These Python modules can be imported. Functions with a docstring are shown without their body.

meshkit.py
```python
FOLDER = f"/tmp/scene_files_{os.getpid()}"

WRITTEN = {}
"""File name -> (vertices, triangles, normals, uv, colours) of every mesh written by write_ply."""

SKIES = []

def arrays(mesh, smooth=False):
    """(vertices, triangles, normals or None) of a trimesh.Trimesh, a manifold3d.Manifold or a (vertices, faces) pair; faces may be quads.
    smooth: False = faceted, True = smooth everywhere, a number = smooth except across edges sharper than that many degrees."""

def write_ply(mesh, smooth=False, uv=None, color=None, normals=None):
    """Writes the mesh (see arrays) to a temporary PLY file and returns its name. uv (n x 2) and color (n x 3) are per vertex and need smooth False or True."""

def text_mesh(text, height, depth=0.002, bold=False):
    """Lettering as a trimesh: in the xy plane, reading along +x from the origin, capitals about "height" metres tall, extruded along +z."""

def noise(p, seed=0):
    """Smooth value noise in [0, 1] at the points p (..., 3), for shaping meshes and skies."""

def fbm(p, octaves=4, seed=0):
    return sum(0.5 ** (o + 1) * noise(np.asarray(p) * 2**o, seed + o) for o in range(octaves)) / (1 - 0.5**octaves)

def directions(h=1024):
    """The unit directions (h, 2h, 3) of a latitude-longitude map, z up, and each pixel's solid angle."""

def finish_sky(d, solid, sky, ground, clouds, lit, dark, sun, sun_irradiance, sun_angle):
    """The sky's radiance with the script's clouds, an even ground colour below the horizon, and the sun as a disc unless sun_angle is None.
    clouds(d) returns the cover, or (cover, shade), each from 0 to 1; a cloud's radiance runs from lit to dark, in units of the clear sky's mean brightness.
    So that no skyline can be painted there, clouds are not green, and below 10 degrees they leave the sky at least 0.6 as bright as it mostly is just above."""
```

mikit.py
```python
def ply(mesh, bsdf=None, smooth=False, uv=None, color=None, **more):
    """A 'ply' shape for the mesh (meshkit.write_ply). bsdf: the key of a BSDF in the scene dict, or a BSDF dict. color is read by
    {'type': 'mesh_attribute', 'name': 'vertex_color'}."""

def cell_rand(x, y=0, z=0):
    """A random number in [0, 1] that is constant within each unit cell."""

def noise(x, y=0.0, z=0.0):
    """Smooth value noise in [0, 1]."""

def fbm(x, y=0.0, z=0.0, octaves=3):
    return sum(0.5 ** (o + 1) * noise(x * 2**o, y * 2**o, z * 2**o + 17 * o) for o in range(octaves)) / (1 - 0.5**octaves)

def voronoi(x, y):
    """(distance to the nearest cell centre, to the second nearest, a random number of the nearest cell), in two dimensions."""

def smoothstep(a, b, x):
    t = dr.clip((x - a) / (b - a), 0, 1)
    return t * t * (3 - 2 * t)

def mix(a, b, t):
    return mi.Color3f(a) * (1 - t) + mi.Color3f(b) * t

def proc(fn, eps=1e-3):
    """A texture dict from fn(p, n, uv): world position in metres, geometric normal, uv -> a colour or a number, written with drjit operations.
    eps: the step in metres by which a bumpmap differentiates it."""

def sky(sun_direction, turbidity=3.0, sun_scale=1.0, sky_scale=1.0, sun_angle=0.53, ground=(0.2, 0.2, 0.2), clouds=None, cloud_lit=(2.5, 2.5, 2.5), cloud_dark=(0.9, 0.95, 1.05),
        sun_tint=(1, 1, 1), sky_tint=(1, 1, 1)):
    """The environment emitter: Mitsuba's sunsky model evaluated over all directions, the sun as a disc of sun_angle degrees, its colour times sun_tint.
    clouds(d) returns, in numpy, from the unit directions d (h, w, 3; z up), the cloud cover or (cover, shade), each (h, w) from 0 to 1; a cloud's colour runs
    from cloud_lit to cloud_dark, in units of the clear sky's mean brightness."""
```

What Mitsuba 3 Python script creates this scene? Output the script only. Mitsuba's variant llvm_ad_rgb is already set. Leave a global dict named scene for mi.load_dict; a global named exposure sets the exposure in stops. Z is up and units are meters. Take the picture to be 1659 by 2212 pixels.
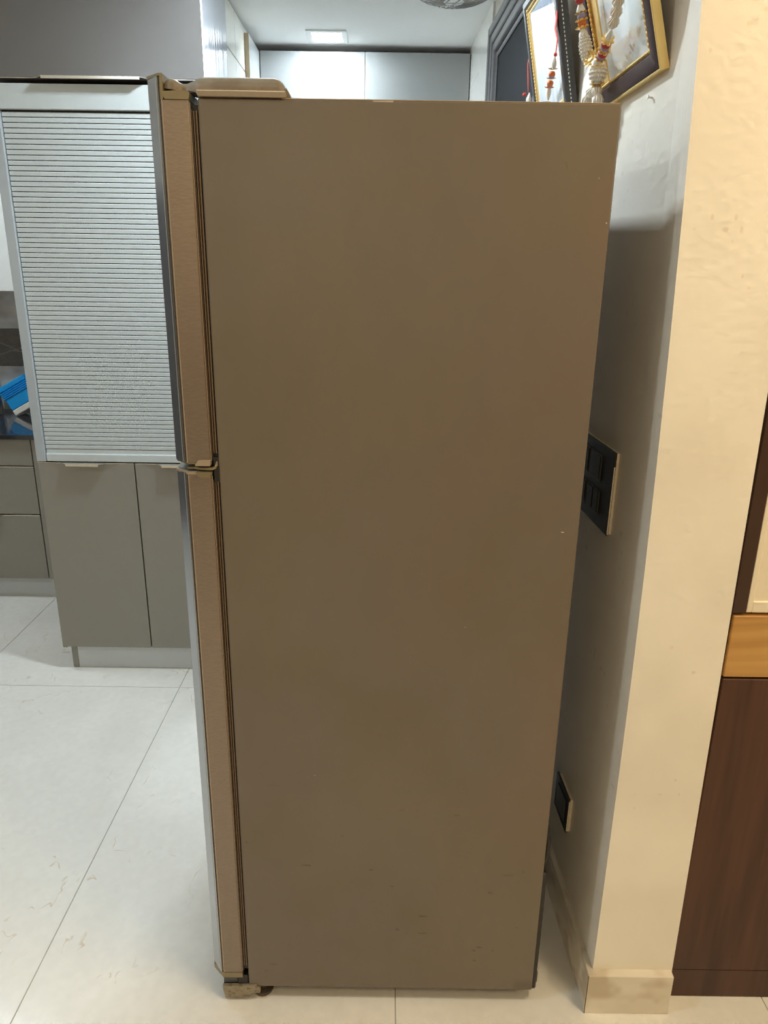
import math, random
import numpy as np, trimesh, drjit as dr
import mitsuba as mi
import mikit
from mikit import fbm, noise, smoothstep, mix
from shapely.geometry import Polygon

T = mi.ScalarTransform4f
scene, labels = {}, {}
rng = random.Random(7)

# ------------------------------------------------------------------ camera, lamps, exposure
exposure = -0.07
FOC = 1576.0
CAM = [0.0, -1.175, 1.4954]
scene['camera'] = {
    'type': 'perspective', 'fov': math.degrees(2 * math.atan(1659 / 2 / FOC)), 'fov_axis': 'x', 'near_clip': 0.02,
    'to_world': T().look_at(origin=CAM, target=[0.0, CAM[1] + 0.9509, CAM[2] - 0.3094], up=[-0.0143, 0.3093, 0.9508])}

CEIL = 2.465
COLD, WARM = np.array([0.88, 1.0, 1.06]), np.array([1.0, 0.78, 0.47])
# square lamps let into the ceiling: x, y, half size, colour, radiance, label
LAMPS = [
    (-0.272, 2.430, 0.064, COLD, 150, 'square cold white ceiling light glowing in the kitchen alcove ceiling'),
    (-0.272, 0.980, 0.064, COLD, 480, 'square cold white ceiling light above the back of the refrigerator top'),
    (-1.25, -0.50, 0.060, COLD, 235, 'cold white square ceiling light over the kitchen entrance, left of the refrigerator'),
    (-1.95, 1.45, 0.110, COLD, 105, 'cold white square ceiling light over the kitchen counter side'),
    (0.98, -0.24, 0.110, WARM, 28, 'warm square ceiling light in front of the wooden wall unit'),
    (0.92, -0.55, 0.200, WARM, 31, 'warm square ceiling light over the middle of the living room'),
    (-0.60, -3.68, 0.200, WARM, 44, 'warm square ceiling light far back in the living room, behind the viewpoint'),
    (1.80, -1.60, 0.200, WARM, 50, 'warm square ceiling light over the right side of the living room'),
]

# ------------------------------------------------------------------ materials
def mat(name, base, rough=0.5, metal=0.0, spec=0.5, **kw):
    b = base if isinstance(base, dict) else {'type': 'rgb', 'value': list(base)}
    scene[name] = {'type': 'twosided', 'bsdf': {'type': 'principled', 'base_color': b, 'roughness': rough, 'metallic': metal, 'specular': spec, **kw}}

def bumped(name, base, fn, scale, rough=0.5, metal=0.0, spec=0.5, eps=1e-3, **kw):
    b = base if isinstance(base, dict) else {'type': 'rgb', 'value': list(base)}
    scene[name] = {'type': 'twosided', 'bsdf': {'type': 'bumpmap', 'tex': mikit.proc(fn, eps), 'scale': scale,
                   'bsdf': {'type': 'principled', 'base_color': b, 'roughness': rough, 'metallic': metal, 'specular': spec, **kw}}}

def marble(p, n, uv):
    w = fbm(p.x * 2.2 + 9, p.y * 2.2, p.z * 2.2, 4)
    c = mix((0.665, 0.648, 0.605), (0.74, 0.727, 0.69), smoothstep(0.3, 0.65, w))
    g = fbm(p.x * 60, p.y * 60, p.z * 60, 2)
    c = c * (0.965 + 0.07 * g)
    wx, wy = p.x + 0.03 * noise(p.x * 38, p.y * 38), p.y + 0.03 * noise(p.x * 38 + 9, p.y * 38 + 4)
    r = dr.abs(fbm(wx * 5.2 + 31, wy * 3.6 + 5, p.z * 4, 5) - 0.5)
    where = smoothstep(0.50, 0.64, fbm(p.x * 3.1 + 70, p.y * 3.1 + 11, p.z, 3))
    brk = smoothstep(0.45, 0.70, fbm(p.x * 34, p.y * 34, p.z * 34, 2))
    vein = (1 - smoothstep(0.0, 0.0085, r)) * where * brk
    r2 = dr.abs(fbm(wx * 13 + 3, wy * 9 + 8, p.z * 9, 4) - 0.5)
    hair = (1 - smoothstep(0.0, 0.012, r2)) * smoothstep(0.45, 0.65, noise(p.x * 18 + 2, p.y * 18))
    c = mix(c, (0.60, 0.57, 0.51), hair * brk * 0.30)
    return mix(c, (0.45, 0.35, 0.22), vein * 0.6)

def marble_wall(p, n, uv):
    w = fbm(p.x * 3 + 4, p.y * 3, p.z * 2.2, 4)
    return mix((0.68, 0.675, 0.63), (0.80, 0.795, 0.76), smoothstep(0.35, 0.62, w))

LT, DK = (0.55, 0.47, 0.37), (0.06, 0.045, 0.03)
MARKS = [(0.3051, 1.0812, 0.0030, 0.0011, LT, 0.9), (0.3271, 1.5733, 0.0012, 0.0012, LT, 0.8), (0.2603, 1.6514, 0.0008, 0.0060, DK, 0.45), (0.3095, 1.6347, 0.0010, 0.0010, LT, 0.5),
         (0.0274, 0.3128, 0.0042, 0.0014, DK, 0.7), (-0.0545, 0.3220, 0.0022, 0.0010, DK, 0.5), (0.0432, 0.5014, 0.0060, 0.0016, DK, 0.35), (0.0721, 0.4998, 0.0040, 0.0012, DK, 0.3), (-0.1858, 0.1530, 0.0030, 0.0012, DK, 0.6),
         (-0.2495, 0.1417, 0.0014, 0.0010, DK, 0.5), (-0.1256, 0.5794, 0.0020, 0.0010, LT, 0.35), (0.1479, 0.8990, 0.0016, 0.0010, LT, 0.35), (0.1685, 0.1685, 0.0030, 0.0010, DK, 0.35)]

def fridge_side(p, n, uv):
    m = fbm(p.x * 3.0 + 2, p.y, p.z * 2.2 + 7, 3)
    c = mix((0.127, 0.102, 0.071), (0.144, 0.119, 0.088), smoothstep(0.3, 0.7, m))
    pur = smoothstep(0.46, 0.64, fbm(p.x * 4.2 + 21, p.y, p.z * 3.1 + 13, 4))
    c = mix(c, (0.140, 0.115, 0.100), pur * 0.55)
    c = c * (0.97 + 0.06 * fbm(p.x * 40, p.y, p.z * 12, 3))
    red = smoothstep(0.5, 0.75, fbm(p.x * 2.4 + 40, p.y, p.z * 1.9 + 3, 3)) * smoothstep(-0.05, 0.28, p.x)
    c = mix(c, (0.155, 0.106, 0.082), red * 0.6)
    # rust-coloured rub line and grime at the foot
    rub = (1 - smoothstep(0.0, 0.006, dr.abs(p.z - 0.500 - 0.004 * noise(p.x * 30)))) * smoothstep(0.45, 0.7, noise(p.x * 26, p.z * 3)) * smoothstep(-0.05, 0.1, p.x)
    c = mix(c, (0.19, 0.11, 0.07), rub * 0.35)
    grime = smoothstep(0.075, 0.05, p.z) * smoothstep(0.285, 0.30, p.x)
    c = mix(c, (0.10, 0.078, 0.055), grime * 0.7)
    # chips on the top edge and single scratches
    chip = smoothstep(1.7296, 1.7308, p.z) * smoothstep(0.74, 0.82, noise(p.x * 55 + 4)) * smoothstep(-0.1, 0.05, p.x)
    c = mix(c, (0.62, 0.54, 0.44), chip * 0.8)
    for (mx, mz, sx, sz, tone, a) in MARKS:
        q = dr.square((p.x - mx + 0.4 * (p.z - mz)) / sx) + dr.square((p.z - mz) / sz)
        c = mix(c, tone, (1 - smoothstep(0.5, 1.2, q)) * a)
    # few short nicks
    nick = smoothstep(0.86, 0.90, noise(p.x * 75 + p.z * 40, p.y, p.z * 110)) * smoothstep(0.70, 0.80, noise(p.x * 14 + 5, p.y, p.z * 14)) * smoothstep(0.75, 0.2, p.z)
    return mix(c, (0.07, 0.05, 0.035), nick * 0.75)

def brushed(p, n, uv):
    f = fbm(p.x * 160, p.y * 160, p.z * 1100, 2)
    return mix((0.250, 0.200, 0.163), (0.290, 0.233, 0.190), smoothstep(0.25, 0.75, f))

def plaster(p, n, uv):
    m = fbm(p.x * 6, p.y * 6, p.z * 5, 3)
    c = mix((0.735, 0.695, 0.62), (0.79, 0.755, 0.68), smoothstep(0.3, 0.7, m))
    st = smoothstep(0.80, 0.88, noise(p.x * 85 + 3, p.y * 85, p.z * 60)) * smoothstep(0.6, 0.75, noise(p.x * 9 + 1, p.y * 9, p.z * 7 + 8))
    return mix(c, (0.55, 0.45, 0.34), st * 0.35)

def plaster_bump(p, n, uv):
    return fbm(p.x * 95, p.y * 95, p.z * 95, 3) + 0.25 * fbm(p.x * 24, p.y * 24, p.z * 24, 2)

def skirting(p, n, uv):
    m = fbm(p.x * 9, p.y * 9, p.z * 14, 3)
    c = mix((0.60, 0.55, 0.46), (0.68, 0.63, 0.54), smoothstep(0.3, 0.7, m))
    st = smoothstep(0.50, 0.70, fbm(p.x * 15 + 3.1, p.y * 15, p.z * 15, 3))
    return mix(c, (0.36, 0.28, 0.17), st * 0.55)

def walnut(p, n, uv):
    g = fbm(p.x * 16 + 0.5 * noise(p.x * 5, p.z * 2.2), p.y * 18, p.z * 1.5, 4)
    f = fbm(p.x * 150, p.y * 150, p.z * 5, 2)
    c = mix((0.042, 0.0165, 0.0095), (0.075, 0.031, 0.018), smoothstep(0.3, 0.7, g))
    return c * (0.85 + 0.3 * f)

def gold_wood(p, n, uv):
    g = fbm(p.x * 3, p.y * 30, p.z * 38 + 1.5 * noise(p.x * 4, p.z * 9), 3)
    return mix((0.40, 0.205, 0.055), (0.52, 0.30, 0.095), smoothstep(0.3, 0.7, g))

def etched(p, n, uv):
    c = mix((0.085, 0.083, 0.078), (0.15, 0.147, 0.14), fbm(p.x * 60, p.y, p.z * 60, 3))
    sp = smoothstep(0.80, 0.88, noise(p.x * 160, p.y, p.z * 160))
    return mix(c, (0.4, 0.38, 0.34), sp * 0.35)

def splash(p, n, uv):
    m = fbm(p.x * 7, p.y * 7, p.z * 9, 4)
    return mix((0.42, 0.45, 0.47), (0.74, 0.77, 0.79), smoothstep(0.3, 0.75, m))

def granite(p, n, uv):
    m = fbm(p.x * 160, p.y * 160, p.z * 160, 2)
    return mix((0.012, 0.013, 0.016), (0.035, 0.036, 0.042), m)

def hinge_dirt(p, n, uv):
    m = fbm(p.x * 45, p.y * 45, p.z * 60, 4)
    up = smoothstep(0.2, 0.9, n.z)
    c = mix((0.195, 0.155, 0.11), (0.255, 0.205, 0.15), smoothstep(0.3, 0.7, m))
    return mix(c, (0.25, 0.24, 0.21), smoothstep(0.05, 0.6, n.z) * (0.45 + 0.5 * smoothstep(0.35, 0.6, m)))

def bracket_dirt(p, n, uv):
    m = fbm(p.x * 70, p.y * 70, p.z * 60, 3)
    c = mix((0.24, 0.20, 0.135), (0.30, 0.255, 0.18), smoothstep(0.3, 0.7, m))
    return mix(c, (0.10, 0.08, 0.055), smoothstep(0.56, 0.72, fbm(p.x * 120 + 5, p.y, p.z * 150, 3)) * 0.6)

def film_bump(p, n, uv):
    return fbm(p.y * 22, p.z * 2.5, p.x, 3)

def pic_a(p, n, uv):      # washed-out pastel print, cream strip along its foot
    x, y = uv.x, uv.y
    c = mix((0.72, 0.78, 0.80), (0.86, 0.89, 0.90), smoothstep(0.3, 0.7, fbm(x * 5, y * 3, 1.0, 4)))
    pink = 1 - smoothstep(0.10, 0.16, dr.sqrt(dr.square(x - 0.88) + dr.square((y - 0.62) * 1.2)) + 0.08 * (noise(x * 12, y * 12) - 0.5))
    c = mix(c, (0.72, 0.42, 0.47), pink * 0.8)
    red = 1 - smoothstep(0.03, 0.05, dr.sqrt(dr.square(x - 0.93) + dr.square((y - 0.47) * 0.8)) + 0.05 * (noise(x * 20, y * 20) - 0.5))
    c = mix(c, (0.55, 0.07, 0.06), red)
    blob = smoothstep(0.56, 0.66, fbm(x * 6 + 3, y * 5 + 2, 0.0, 4)) * (1 - smoothstep(0.3, 0.5, dr.abs(y - 0.3)))
    c = mix(c, (0.46, 0.46, 0.43), blob * 0.5)
    foot = 1 - smoothstep(0.158, 0.163, y)
    return mix(c, (0.74, 0.72, 0.66), foot * 0.8)

def pic_b(p, n, uv):
    x, y = uv.x, uv.y
    c = mix((0.50, 0.545, 0.61), (0.66, 0.70, 0.75), smoothstep(0.25, 0.75, fbm(x * 14, y * 2, 5.0, 4)))
    top = smoothstep(0.86, 0.9, y + 0.05 * noise(x * 30, y * 5))
    return mix(c, (0.28, 0.36, 0.48), top * 0.7)

mat('m_floor', mikit.proc(marble), 0.20, spec=0.42)
mat('m_grout', (0.42, 0.41, 0.38), 0.8)
mat('m_wall_tile', mikit.proc(marble_wall), 0.10, spec=0.6)
mat('m_tile_grey', (0.42, 0.42, 0.39), 0.15, spec=0.6)
mat('m_ceiling', (0.91, 0.93, 0.93), 0.9, spec=0.1)
bumped('m_plaster', mikit.proc(plaster), plaster_bump, 0.0011, 0.55, spec=0.3)
mat('m_wall', (0.74, 0.72, 0.68), 0.7, spec=0.2)
mat('m_dark_cladding', (0.055, 0.055, 0.058), 0.4)
mat('m_room_wall', (0.34, 0.26, 0.18), 0.7, spec=0.2)
mat('m_skirting', mikit.proc(skirting), 0.35)
mat('m_fridge', mikit.proc(fridge_side), 0.38, spec=0.6)
mat('m_bronze', mikit.proc(brushed), 0.36, metal=0.75)
mat('m_front', (0.30, 0.24, 0.19), 0.55, metal=0.3)
mat('m_steel', (0.42, 0.44, 0.47), 0.2, metal=0.9)
mat('m_trim', (0.235, 0.195, 0.115), 0.36, metal=0.45)
mat('m_trim_tan', (0.40, 0.32, 0.235), 0.34, metal=0.3)
mat('m_hinge', mikit.proc(hinge_dirt), 0.5)
mat('m_hinge_light', (0.275, 0.215, 0.155), 0.4)
mat('m_black', (0.012, 0.011, 0.010), 0.45)
mat('m_gasket', (0.045, 0.030, 0.020), 0.5)
mat('m_liner', (0.20, 0.135, 0.08), 0.35)
mat('m_spacer', (0.085, 0.095, 0.105), 0.4)
mat('m_bracket', mikit.proc(bracket_dirt), 0.45, metal=0.4)
mat('m_chamfer_bead', (0.45, 0.48, 0.52), 0.25, metal=0.6)
mat('m_pin', (0.36, 0.35, 0.31), 0.3, metal=0.9)
mat('m_taupe', (0.235, 0.225, 0.195), 0.22, spec=0.5)
mat('m_loft', (0.135, 0.130, 0.128), 0.30, spec=0.5)
mat('m_carcass', (0.10, 0.095, 0.085), 0.5)
mat('m_silver', (0.50, 0.545, 0.56), 0.65, spec=0.12)
mat('m_silver_stile', (0.38, 0.42, 0.455), 0.45, spec=0.4)
mat('m_plinth', (0.52, 0.56, 0.58), 0.45, spec=0.4)
mat('m_handle', (0.72, 0.68, 0.60), 0.22, metal=0.9)
bumped('m_film', (0.29, 0.31, 0.35), film_bump, 0.004, 0.09, spec=0.7)
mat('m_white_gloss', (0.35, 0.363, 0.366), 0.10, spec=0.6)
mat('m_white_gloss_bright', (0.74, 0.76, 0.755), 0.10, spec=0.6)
mat('m_white_edge', (0.85, 0.84, 0.80), 0.4)
mat('m_tan_edge', (0.44, 0.34, 0.22), 0.5)
mat('m_granite', mikit.proc(granite), 0.07, spec=0.6)
mat('m_etched', mikit.proc(etched), 0.35)
mat('m_splash', mikit.proc(splash), 0.12, spec=0.6)
mat('m_etch_line', (0.34, 0.33, 0.30), 0.4, metal=0.4)
mat('m_blue', (0.012, 0.33, 0.80), 0.32)
mat('m_white_plastic', (0.80, 0.79, 0.74), 0.4)
mat('m_walnut', mikit.proc(walnut), 0.42, spec=0.35)
mat('m_walnut_dark', (0.040, 0.017, 0.010), 0.45)
mat('m_gold_wood', mikit.proc(gold_wood), 0.38)
mat('m_cream_panel', (0.74, 0.68, 0.56), 0.45)
mat('m_switch', (0.020, 0.020, 0.019), 0.42)
mat('m_switch_edge', (0.070, 0.066, 0.058), 0.4)
mat('m_switch_rim', (0.72, 0.63, 0.49), 0.6)
mat('m_frame_brown', (0.045, 0.020, 0.019), 0.36, spec=0.25)
mat('m_frame_dark', (0.030, 0.026, 0.026), 0.35)
mat('m_gold', (0.93, 0.66, 0.25), 0.30, metal=0.75)
mat('m_gold_dull', (0.52, 0.36, 0.14), 0.40, metal=0.8)
mat('m_picture_a', mikit.proc(pic_a), 0.6)
mat('m_picture_b', mikit.proc(pic_b), 0.6)
mat('m_mount', (0.78, 0.74, 0.62), 0.6)
mat('m_backing', (0.16, 0.12, 0.09), 0.8)
scene['m_glass'] = {'type': 'thindielectric', 'int_ior': 1.5}
scene['m_bowl'] = {'type': 'thindielectric', 'int_ior': 1.35}
mat('m_pearl', (0.82, 0.78, 0.70), 0.24, clearcoat=0.5)
mat('m_shell', (0.70, 0.62, 0.50), 0.35)
mat('m_red', (0.42, 0.035, 0.035), 0.5)
mat('m_ribbon', (0.50, 0.045, 0.030), 0.55)
mat('m_orange', (0.62, 0.17, 0.04), 0.5)
mat('m_lavender', (0.30, 0.25, 0.38), 0.5)
mat('m_door', (0.022, 0.024, 0.027), 0.7, spec=0.1)
mat('m_architrave', (0.17, 0.17, 0.18), 0.25, clearcoat=0.5)
mat('m_lamp_frame', (0.70, 0.72, 0.72), 0.5)
mat('m_rib', (0.50, 0.51, 0.50), 0.3, metal=0.3)

# ------------------------------------------------------------------ helpers
def numbered(k):
    if k not in scene and k not in labels and not any(x.startswith(k + '__') for x in scene):
        return k
    i = 1
    while True:
        kk = f'{k}_{i:03d}'
        if kk not in scene and kk not in labels and not any(x.startswith(kk + '__') for x in scene):
            return kk
        i += 1

def thing(name, label, cat, group=None):
    k = numbered(name)
    labels[k] = {'label': label, 'category': cat}
    if group:
        labels[k]['group'] = group
    return k

def add(name, mesh, m, parent=None, smooth=False, label=None, uv=None, **kw):
    k = numbered((parent + '__' if parent else '') + name)
    scene[k] = mikit.ply(mesh, m, smooth, uv=uv, **kw)
    if label:
        labels[k] = {'label': label}
    return k

def struct(name, mesh, m, label=None, smooth=False):
    k = add(name, mesh, m, smooth=smooth)
    labels[k] = {'kind': 'structure', **({'label': label, 'category': name.split('_')[0]} if label else {})}
    return k

def box(x0, x1, y0, y1, z0, z1, b=0.0):
    if b <= 0:
        return trimesh.creation.box(bounds=[[x0, y0, z0], [x1, y1, z1]])
    pts = []
    for x, sx in ((x0, 1), (x1, -1)):
        for y, sy in ((y0, 1), (y1, -1)):
            for z, sz in ((z0, 1), (z1, -1)):
                pts += [(x, y + sy * b, z + sz * b), (x + sx * b, y, z + sz * b), (x + sx * b, y + sy * b, z)]
    return trimesh.convex.convex_hull(np.array(pts))

def cat(*ms):
    return trimesh.util.concatenate(ms)

def prism(pts, axis, lo, hi):
    """polygon extruded along axis: pts are (x,z) for 'y', (x,y) for 'z', (y,z) for 'x'."""
    m = trimesh.creation.extrude_polygon(Polygon(pts), hi - lo, engine='earcut')
    v = m.vertices.copy()
    a, b, c = v[:, 0], v[:, 1], v[:, 2] + lo
    m.vertices = np.stack({'z': (a, b, c), 'y': (a, c, b), 'x': (c, a, b)}[axis], 1)
    if axis == 'y':
        m.invert()
    return m

def round_poly(pts, r, steps=4):
    """pts with an optional own radius as third number; rounded corners."""
    out, n = [], len(pts)
    for i in range(n):
        p = np.array(pts[i][:2], float)
        rr = pts[i][2] if len(pts[i]) > 2 else r
        a, b = np.array(pts[i - 1][:2], float) - p, np.array(pts[(i + 1) % n][:2], float) - p
        la, lb = np.linalg.norm(a), np.linalg.norm(b)
        a, b = a / la, b / lb
        if rr <= 0:
            out.append(tuple(p)); continue
        half = math.acos(max(-1, min(1, a @ b))) / 2
        d = min(rr / max(math.tan(half), 1e-6), 0.48 * la, 0.48 * lb)
        p0, p1 = p + a * d, p + b * d
        for t in np.linspace(0, 1, steps + 1):
            out.append(tuple((1 - t) ** 2 * p0 + 2 * t * (1 - t) * p + t * t * p1))
    return out

def tube(pts, r, sides=8):
    p = np.asarray(pts, float)
    rr = np.broadcast_to(r, (len(p),))
    t = np.gradient(p, axis=0); t /= np.linalg.norm(t, axis=1, keepdims=True)
    ref = np.array([0, 0, 1.0]) if abs(t[:, 2]).max() < 0.9 else np.array([1.0, 0.2, 0])
    a = np.cross(t, ref); a /= np.linalg.norm(a, axis=1, keepdims=True)
    b = np.cross(t, a)
    ang = np.arange(sides) * 2 * np.pi / sides
    v = (p[:, None] + rr[:, None, None] * (np.cos(ang)[None, :, None] * a[:, None] + np.sin(ang)[None, :, None] * b[:, None])).reshape(-1, 3)
    f = []
    for i in range(len(p) - 1):
        for j in range(sides):
            q = [i * sides + j, i * sides + (j + 1) % sides, (i + 1) * sides + (j + 1) % sides, (i + 1) * sides + j]
            f += [[q[0], q[1], q[2]], [q[0], q[2], q[3]]]
    for j in range(1, sides - 1):
        f += [[0, j + 1, j], [(len(p) - 1) * sides, (len(p) - 1) * sides + j, (len(p) - 1) * sides + j + 1]]
    m = trimesh.Trimesh(v, f, process=False); m.fix_normals()
    return m

def lathe(profile, seg=20):
    """profile of (r, z) from bottom to top, closed with caps at r=0."""
    pr = [(0, profile[0][1])] + [p for p in profile if p[0] > 1e-6] + [(0, profile[-1][1])]
    return trimesh.creation.revolve(np.array(pr, float), sections=seg)

def orient(m, p, d):
    """local +z of the mesh along d, origin to p."""
    m = m.copy(); m.apply_transform(trimesh.geometry.align_vectors([0, 0, 1], np.asarray(d, float) / np.linalg.norm(d)))
    m.apply_translation(p)
    return m

# ------------------------------------------------------------------ the setting
# floor: 0.8 x 1.6 m polished tiles, joints recessed
fl = struct('floor', box(-3.4, 2.8, -4.2, 3.1, -0.06, -0.0025), 'm_grout')
for i in range(-4, 5):
    for j in range(-3, 2):
        x0, y0 = -0.7635 + 0.803 * i, 1.240 + 1.6 * j
        g = 0.0011
        xa, xb, ya, yb = max(x0 + g, -3.35), min(x0 + 0.803 - g, 2.75), max(y0 + g, -4.15), min(y0 + 1.6 - g, 3.05)
        if xb - xa < 0.05 or yb - ya < 0.05:
            continue
        add('tile', box(xa, xb, ya, yb, -0.0025, 0.0, 0.0006), 'm_floor', fl)

struct('ceiling', box(-3.4, 2.8, -4.2, 3.1, CEIL, CEIL + 0.08), 'm_ceiling')

# right wall: 16 cm thick, its end faces the camera, turned two degrees, its corner leaning a little
def wall_x(y):
    return 0.4555 - 0.034 * y
def lean(z, y):
    return -0.0185 * max(0.0, z - 0.6) ** 2 * max(0.0, 1 - max(y, 0) / 0.12)
ys = np.array([-0.004, 0.02, 0.04, 0.06, 0.08, 0.10, 0.12, 0.2, 0.3, 0.4, 0.7, 1.0, 1.09, 1.09, 1.94, 2.1, 2.4, 2.62])
def wall_grid(y0, y1, zs, t0=-0.004):
    yy = [y for y in ys if y0 < y < y1]; yy = [y0] + yy + [y1]
    ring = []
    for z in zs:
        left = [(wall_x(y) + lean(z, y), y, z) for y in yy]
        rb = 0.6235 - 0.0102 * (z - 0.1)
        right = [(wall_x(y1) + 0.165, y1, z), (rb, y0, z)]
        ring.append(left + right)
    v = np.array(ring).reshape(-1, 3); n = len(ring[0]); f = []
    for k in range(len(zs) - 1):
        for i in range(n):
            j = (i + 1) % n
            f += [[k * n + i, k * n + j, (k + 1) * n + j], [k * n + i, (k + 1) * n + j, (k + 1) * n + i]]
    for i in range(1, n - 1):
        f += [[0, i + 1, i], [(len(zs) - 1) * n, (len(zs) - 1) * n + i, (len(zs) - 1) * n + i + 1]]
    m = trimesh.Trimesh(v, f, process=False); m.fix_normals()
    return m
zs = [0, 0.3, 0.6, 0.8, 1.0, 1.2, 1.4, 1.6, 1.8, 2.0, 2.2, CEIL]
DOOR_Y = (1.14, 1.90)
wr = struct('wall_right', cat(wall_grid(-0.004, DOOR_Y[0], zs), wall_grid(DOOR_Y[1], 2.62, [0, CEIL]), wall_grid(DOOR_Y[0], DOOR_Y[1], [2.30, CEIL])), 'm_plaster')

# marble tiles on the kitchen end of that wall, joints recessed
def on_wall(y0, y1, z0, z1, t, b=0.0008):
    m = box(-t, 0.004, y0, y1, z0, z1, b)
    v = m.vertices.copy(); v[:, 0] += wall_x(v[:, 1]); m.vertices = v
    return m
for y0, y1, z0, z1, mm in ((1.985, 2.28, 0.0, 1.2, 'm_wall_tile'), (1.985, 2.28, 1.2015, CEIL, 'm_wall_tile'), (2.2815, 2.60, 0, 1.2, 'm_wall_tile'),
                           (2.2815, 2.60, 2.30, CEIL, 'm_wall_tile'), (2.2815, 2.60, 1.2015, 2.2985, 'm_wall_tile')):
    add('tile', on_wall(y0, y1, z0, z1, 0.009), mm, wr)

# door in the right wall: dark leaf in a ribbed grey frame
d = struct('door_1', on_wall(DOOR_Y[0] + 0.004, DOOR_Y[1] - 0.004, 0.004, 2.296, -0.022), 'm_door')
dv = scene[d]
def arch(name, y0, y1, z0, z1, t):
    add(name, on_wall(y0, y1, z0, z1, t, 0.003), 'm_architrave', d)
for k in range(3):
    o = 0.098 - k * 0.032
    w = 0.029
    for (ya, yb) in ((DOOR_Y[1] + o - w, DOOR_Y[1] + o),):
        arch('frame_moulding', ya - 0.016, yb - 0.016, 0.0, 2.275 + o, 0.024 - 0.005 * k)
    arch('frame_moulding', DOOR_Y[0] - o + 0.016, DOOR_Y[0] - o + w + 0.016, 0.0, 2.275 + o, 0.024 - 0.005 * k)
    arch('frame_moulding', DOOR_Y[0] - o + w + 0.017, DOOR_Y[1] + o - w - 0.017, 2.275 + o - w, 2.275 + o, 0.024 - 0.005 * k)
for (ya, yb, za, zb) in ((DOOR_Y[1] - 0.022, DOOR_Y[1] - 0.006, 0, 2.275), (DOOR_Y[0] + 0.006, DOOR_Y[0] + 0.022, 0, 2.275), (DOOR_Y[0] + 0.023, DOOR_Y[1] - 0.023, 2.259, 2.275)):
    add('stop_bead', on_wall(ya, yb, za, zb, 0.004, 0.003), 'm_architrave', d)

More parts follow.
